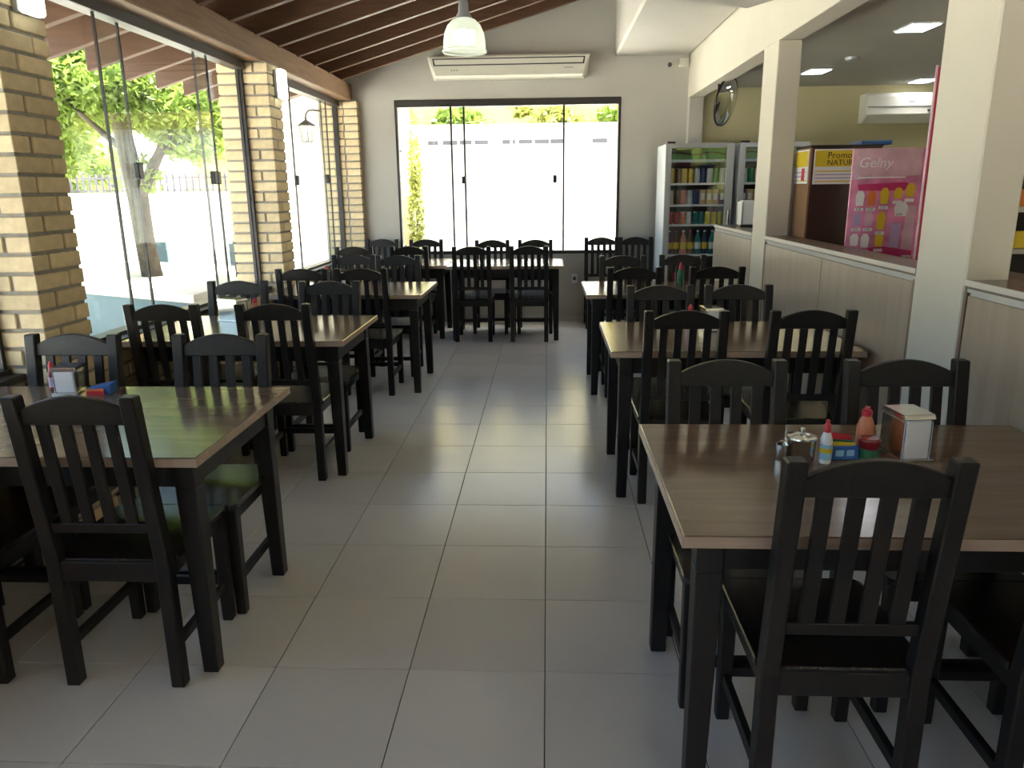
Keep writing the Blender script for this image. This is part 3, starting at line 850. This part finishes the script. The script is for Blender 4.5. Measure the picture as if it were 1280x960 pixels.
# ice cream poster on a stand
t = thing('ice_cream_poster', 'pink ice cream price poster standing on the service counter', 'poster', (1.755, 4.62, CZ), -.06)
PW, PH = .40, .68
part('board', B((0, 0, 0), (PW, .012, PH)), 'pink', t, .002)
part('foot', B((.05, -.03, 0), (PW-.05, .10, .008)), 'clear', t)
part('edge_strip', B((PW-.006, -.002, .0), (PW+.004, .014, PH)), 'palepink', t)
part('header_print', MB().prism([(.004, PH-.175), (PW-.02, PH-.15), (PW-.02, PH-.002), (.004, PH-.002)], 1, -.0015, .0005), 'palepink', t)
part('footer_print', MB().prism([(.004, .004), (PW-.02, .004), (PW-.02, .10), (.20, .13), (.004, .085)], 1, -.0015, .0005), 'magenta', t)
part('arch_print', MB().prism([(.05, PH-.235), (.30, PH-.235), (.34, PH-.20), (.30, PH-.188), (.04, PH-.20)], 1, -.0015, .0005), 'magenta', t)
text('lettering', 'Gelny', .080, 'paper', t, (.03, -.003, PH-.105), (math.pi/2, 0, 0), .001, shear=.25)
part('underline', B((.035, -.003, PH-.165), (.30, -.001, PH-.158)), 'paper', t)
rng = random.Random(5)
def lolly(x, z, h, c1_, c2_):
    p_ = part('ice_cream_print', MB().prism([(x-.02, z), (x+.02, z), (x+.024, z+h*.7), (x+.012, z+h), (x-.012, z+h), (x-.024, z+h*.7)], 1, -.003, -.001), c1_, t)
    part('price_print', B((x-.026, -.0035, z-.030), (x+.024, -.0012, z-.012)), c2_, p_)
for x, z, h, a in ((.06, .36, .085, 'paper'), (.125, .36, .085, 'orange'), (.195, .37, .09, 'yellow'), (.27, .40, .06, 'yellow'), (.055, .245, .075, 'lilac'),
                   (.12, .245, .08, 'palepink'), (.19, .225, .10, 'yellow'), (.05, .13, .07, 'paper'), (.11, .12, .08, 'paper'), (.19, .125, .075, 'yellow'), (.335, .41, .075, 'yellow')):
    lolly(x, z, h, a, 'paper')
part('tub_print', MB().prism([(.265, .30), (.325, .30), (.335, .35), (.315, .38), (.275, .38), (.255, .35)], 1, -.003, -.001), 'paper', t)
part('sundae_print', MB().prism([(.25, .12), (.30, .12), (.305, .26), (.245, .26)], 1, -.003, -.001), 'lilac', t)
part('cone_print', MB().prism([(.315, .11), (.375, .11), (.375, .36), (.325, .36)], 1, -.003, -.001), 'palepink', t)
part('price_card', B((.325, -.0035, .045), (.375, -.001, .075)), 'paper', t)
text('price_lettering', '5,99', .022, 'ink', t, (.329, -.004, .051), (math.pi/2, 0, 0), .0004)
for x, z in ((.04, .338), (.105, .338), (.175, .348), (.035, .222), (.10, .222), (.165, .203), (.27, .308)):
    text('price_lettering', '3,50', .018, 'ink', t, (x, -.004, z-.004), (math.pi/2, 0, 0), .0004)

# red banner behind the pillar
t = thing('red_banner', 'tall narrow red banner standing behind the cream pillar', 'banner', (1.935, 4.05, CZ), .06)
part('sheet', B((-.03, 0, .04), (.30, .006, 1.03)), 'banner', t)
part('pole', MB().tube([(-.035, .003, 0), (-.035, .003, 1.04)], .006, 8), 'palepink', t)
part('pole', MB().tube([(.305, .003, 0), (.305, .003, 1.04)], .006, 8), 'palepink', t)
part('base', B((-.05, -.05, 0), (.32, .06, .012)), 'ink', t)
for k in range(5):
    part('white_print', B((.0, -.0015, .60+k*.08), (.26, .0005, .64+k*.08)), 'paper', t)

# merchandise rack behind the poster and shelves past the pillar
def rack(name, label, x, y, w, d, zs, goods, top, gcols, rz=0, back='ink', boards='ledge'):
    t = thing(name, label, 'shelf', (x, y, 0), rz)
    part('back_board', B((0, d-.02, 0), (w, d, top)), back, t)
    part('side_board', B((-.02, 0, 0), (0, d, top)), back, t)
    part('side_board', B((w, 0, 0), (w+.02, d, top)), back, t)
    for z in zs: part('shelf_board', B((0, 0, z), (w, d-.02, z+.03)), boards, t, .002)
    for i, z in enumerate(zs):
        for k in range(goods):
            c = gcols[(i*goods+k) % len(gcols)]
            gw = w/goods
            g = tag(part('snack_packet', MB().hexa([(0, 0, 0), (gw*.8, 0, 0), (gw*.8, .05, 0), (0, .05, 0), (0, .02, .10), (gw*.8, .02, .10), (gw*.8, .04, .10), (0, .04, .10)]), c, None, .004,
                         False, (x+.02+k*gw, y+.04, z+.0305)),
                    f'{c.split()[0]} packet, {ORD[k]} from left, {ORD[i]} board up of the {label.split(",")[0]}', 'packet', f'packets on the {label.split(",")[0]}')
    return t
rack('snack_rack', 'dark snack rack, beyond the pink poster', 2.62, 6.65, .72, .30, (1.06, 1.28, 1.50), 4, 1.74, ['green', 'darkred', 'blue', 'ink', 'green', 'orange', 'yellow', 'lilac', 'darkred'], 0, 'ink', 'green')
rack('shop_shelf', 'dark shop shelving, past the cream pillar', 2.66, 4.62, .85, .32, (1.135, 1.375, 1.63), 3, 1.75, ['yellow', 'tan drink print', 'yellow', 'orange', 'paper', 'darkred', 'coral drink print', 'brown drink print', 'lilac'], 0, 'ink', 'ledge')

# ================================================================ OUTDOORS
GZ = -.12
# planter of rendered masonry with a stone coping, and the tree in it
pl = [(-3.56, 7.42), (-3.56, 9.9), (-6.4, 11.3), (-7.2, 9.26)]
t = thing('planter', 'low pale blue masonry planter with stone coping around the tree', 'planter')
part('planter_wall', MB().prism(pl, 2, GZ, .46), 'outblue', t)
def off(p, d):
    c = (-5.2, 9.4); v = Vector((p[0]-c[0], p[1]-c[1])); v *= 1+d/v.length; return (c[0]+v.x, c[1]+v.y)
part('coping', MB().prism([off(p, .05) for p in pl], 2, .46, .55), 'stone', t, .006)

def leaves(name, blobs, n, size, material, parent, seed, squash=1):
    r = np.random.default_rng(seed); V = []; Fc = []
    wts = np.array([b[3]*b[3]*b[4] for b in blobs]); wts = wts/wts.sum()
    for i in range(n):
        b = blobs[r.choice(len(blobs), p=wts)]
        d = r.normal(size=3); d /= np.linalg.norm(d); rad = r.uniform(.35, 1)**.6
        c = np.array(b[:3]) + d*rad*np.array((b[3], b[3], b[4]))
        u = r.normal(size=3); u /= np.linalg.norm(u); w_ = np.cross(u, r.normal(size=3)); w_ /= np.linalg.norm(w_)
        s = size*r.uniform(.6, 1.3)
        k = len(V)
        V += [tuple(c-u*s), tuple(c+w_*s*.38), tuple(c+u*s), tuple(c-w_*s*.38)]
        Fc.append((k, k+1, k+2, k+3))
    me = bpy.data.meshes.new(name); me.from_pydata(V, [], Fc); me.update()
    me.materials.append(MT[material])
    o = link(name, me, parent)
    o['kind'] = 'stuff'
    return o
t = thing('tree', 'leafy tree in the blue planter outside the left glazing', 'tree')
part('trunk', MB().tube([(-4.86, 9.15, .53), (-4.90, 9.15, 1.0), (-4.93, 9.18, 1.5), (-5.0, 9.2, 2.0), (-5.1, 9.25, 2.7), (-5.15, 9.3, 3.3)], [.125, .115, .12, .11, .085, .05], 12), 'bark', t, 0, True)
part('branch', MB().tube([(-4.92, 9.17, 1.45), (-4.70, 9.15, 1.80), (-4.55, 9.15, 2.05), (-4.30, 9.2, 2.45)], [.07, .065, .055, .03], 10), 'bark', t, 0, True)
part('branch', MB().tube([(-5.0, 9.2, 2.0), (-5.4, 9.1, 2.4), (-5.8, 9.2, 2.8)], [.045, .03, .015], 10), 'bark', t, 0, True)
part('branch', MB().tube([(-4.6, 9.15, 2.0), (-4.0, 9.4, 2.25), (-3.5, 9.7, 2.3)], [.05, .035, .015], 8), 'bark', t, 0, True)
leaves('foliage', [(-5.8, 9.6, 2.75, .75, .55), (-5.0, 9.5, 2.75, .75, .5), (-4.4, 9.4, 2.55, .62, .48), (-4.25, 9.3, 2.15, .42, .30), (-3.85, 9.6, 2.35, .35, .25), (-6.3, 9.8, 2.2, .45, .5),
                   (-5.2, 10.2, 3.2, 1.1, .6), (-4.75, 9.2, 1.75, .18, .25)], 25000, .062, 'leaf', t, 3)
# trees further off, seen over the wall
def far_tree(name, label, x, y, h, r, n, size, material, seed):
    t = thing(name, label, 'tree', (x, y, GZ))
    part('trunk', MB().tube([(0, 0, 0), (.1, 0, h*.45), (.0, .1, h*.8)], [.16, .13, .06], 8), 'bark', t, 0, True)
    rr = random.Random(seed)
    bl_ = [(rr.uniform(-.6, .6)*r, rr.uniform(-.6, .6)*r, h*.72+rr.uniform(-.35, .35)*r, r*rr.uniform(.45, .75), r*rr.uniform(.35, .6)) for _ in range(7)]
    leaves('foliage', bl_, n, size, material, t, seed)
far_tree('tree', 'pale green tree behind the boundary wall, left of the planter tree', -9.6, 14.5, 4.4, 1.7, 3500, .15, 'leaf', 11)
far_tree('tree', 'bushy tree in front of the house with red roof tiles', -12.5, 19.5, 3.6, 1.5, 2200, .16, 'leaf', 12)
# boundary wall with railing
t = thing('boundary_wall', 'white street wall topped with a violet grey railing', 'wall')
part('masonry', B((-15, 18, GZ), (-5.65, 18.2, 1.55)), 'outwhite', t)
rl = part('railing', MB().box((-15, 18.08, 1.86), (-5.65, 18.12, 1.90)).box((-15, 18.08, 1.58), (-5.65, 18.12, 1.61)), 'fence', t)
bar = B((-.022, 18.085, 1.55), (.022, 18.115, 1.97)).mesh('railing_bar', 'fence')
for k in range(60): link('railing_bar', bar, t, (-14.9+k*.156, 0, 0))
# house with tile roof
t = thing('house', 'white house with red tile roof beyond the street wall', 'house')
part('wall', B((-17.5, 23, GZ), (-12.2, 27, 3.55)), 'outwhite', t)
rf = part('roof', MB().prism([(22.5, 3.60), (25, 4.75), (27.5, 3.60), (27.5, 3.50), (22.5, 3.50)], 0, -17.9, -11.8), 'outwhite', t)
til = MB().tube([(0, 22.5, 3.66), (0, 25.0, 4.81)], .12, 6).mesh('roof_tile_row', 'rtile')
for k in range(24): link('roof_tile_row', til, rf, (-17.75+k*.25, 0, 0))
part('window', B((-13.9, 22.97, 1.4), (-12.9, 23.0, 2.6)), 'dkpost', t)
part('fascia', B((-17.9, 22.44, 3.46), (-11.8, 22.5, 3.64)), 'outwhite', t)
# neighbour
t = thing('neighbour_house', 'tall cream house front seen past the hanging lantern', 'house')
part('wall', B((-5.6, 15, GZ), (-3.3, 19, 4.6)), 'outcream', t)
part('plinth', B((-5.62, 14.97, GZ), (-3.28, 15, .5)), 'outwhite', t)
part('cornice', B((-5.66, 14.94, 3.05), (-3.24, 15, 3.12)), 'outwhite', t)
# posts, bollards
for i, (x, y, lab) in enumerate(((-4.62, 11.4, 'grey concrete block at the kerb right of the tree trunk'), (-6.1, 11.9, 'grey concrete block at the kerb left of the tree trunk'))):
    tag(part('concrete_block', B((x-.14, y-.14, GZ), (x+.14, y+.14, .80)), 'outblue', None, .01), lab, 'block', 'kerb blocks')
tag(part('sign_post', MB().tube([(-3.72, 9.0, .551), (-3.72, 9.0, .98)], .035, 8), 'dkpost'), 'short dark post beside the middle brick column outside', 'post')
t = thing('wire_gate', 'thin wire frame gate standing behind the planter', 'gate', (0, 11.7, GZ))
part('frame', MB().tube([(-5.75, 0, 0), (-5.75, 0, 1.35), (-4.15, 0, 1.35), (-4.15, 0, 0)], .012, 6), 'grey', t)
part('cross_bar', MB().tube([(-5.75, 0, .35), (-4.15, 0, .35)], .01, 6), 'grey', t)
# lantern on the far column
t = thing('wall_lantern', 'black framed lantern on a curved arm outside the far column', 'lantern', (-2.72, 8.88, 2.19))
part('roof', MB().lathe([(.125, .060), (.05, .105), (.015, .125), (.012, .15)], n=6), 'alu', t)
part('lantern_glass', MB().lathe([(.058, -.105), (.078, .058)], n=6), 'clear', t)
fr = MB()
for k in range(6):
    a = k*math.pi/3
    fr.tube([(.060*math.cos(a), .060*math.sin(a), -.108), (.081*math.cos(a), .081*math.sin(a), .060)], .005, 5)
fr.lathe([(.062, -.115), (.066, -.105)], n=6)
part('frame', fr, 'alu', t)
part('candle', MB().lathe([(.016, -.10), (.016, .0)], n=10), 'paper', t)
part('arm', MB().tube([(0, 0, .14), (.005, .0, .19), (.04, .0, .225), (.09, .0, .23), (.19, .0, .215)], .010, 8), 'alu', t)
# white building, fence and hedge outside the back window
t = thing('warehouse', 'long white building with a row of dark vents outside the back window', 'building')
part('wall', B((-2.75, 16, GZ), (6, 22, 2.72)), 'outwhite', t)
part('parapet', B((-2.8, 15.94, 2.72), (6.05, 22, 2.80)), 'stone', t)
for a, b in ((-2.42, -2.22), (-2.12, -1.82), (-1.78, -1.53), (-1.47, -1.20), (-.91, -.75), (-.70, -.65), (-.58, -.31), (-.26, .03), (.06, .34), (.9, 1.2)):
    part('vent', B((a, 15.985, 2.41), (b, 16.02, 2.49)), 'dkpost', t)
t = thing('metal_fence', 'grey barred fence left of the white building', 'fence')
for k in range(14): part('fence_bar', B((-3.9+k*.075, 15.4, GZ), (-3.87+k*.075, 15.43, 2.45)), 'fence', t)
part('fence_rail', B((-3.95, 15.43, 2.25), (-2.85, 15.46, 2.30)), 'fence', t)
part('fence_rail', B((-3.95, 15.43, .4), (-2.85, 15.46, .45)), 'fence', t)
t = thing('hedge_shrub', 'narrow yellow green shrub at the corner of the white building', 'shrub')
part('stem', MB().tube([(-2.62, 15.5, GZ), (-2.62, 15.5, 2.0)], .03, 6), 'bark', t)
leaves('foliage', [(-2.64, 15.5, 1.0, .16, .9), (-2.62, 15.5, 2.0, .15, .6)], 900, .07, 'leaf2', t, 21)
# hillside
n = 24; vs = []; fs = []
for j in range(n+1):
    for i in range(n+1):
        x = -30+60*i/n; y = 23.5+36*j/n
        vs.append((x, y, -.3+17*min(1, j/n*1.5)+.9*noise.noise(Vector((x*.13, y*.13, 0)))))
for j in range(n):
    for i in range(n):
        a = j*(n+1)+i; fs.append([a, a+1, a+n+2, a+n+1])
struct('hillside', MB().add(vs, fs), 'grass', 0, True)
for i, (x, y, r, mm, lab) in enumerate(((-5.6, 26, 1.2, 'leaf2', 'yellow green tree on the hillside, left of the window posts'), (-2.9, 28, 1.1, 'leaf', 'dark tree on the hillside behind the window posts'),
                          (.7, 28, 1.2, 'leaf2', 'bright tree on the hillside above the middle of the building'), (2.6, 27, 1.0, 'leaf', 'small dark tree on the hillside, right of the middle'), (-1.0, 30.5, 1.1, 'leaf2', 'small yellow green tree on the hillside above the vent gap'), (4.4, 31, 1.2, 'leaf2', 'pale tree on the hillside at the right window edge'), (-9.5, 28, 1.6, 'leaf', 'tree on the hillside at the left of the building'))):
    far_tree('tree', lab, x, y, 4.9+.3*(i % 2)+max(0, y-28)*.35, r, 1500, .2, mm, 30+i)
# tree in front of the open shop front, mirrored in the cooler doors
far_tree('tree', 'leafy street tree before the shop front', 4.4, -5.6, 3.3, 1.7, 3500, .14, 'leaf2', 44)
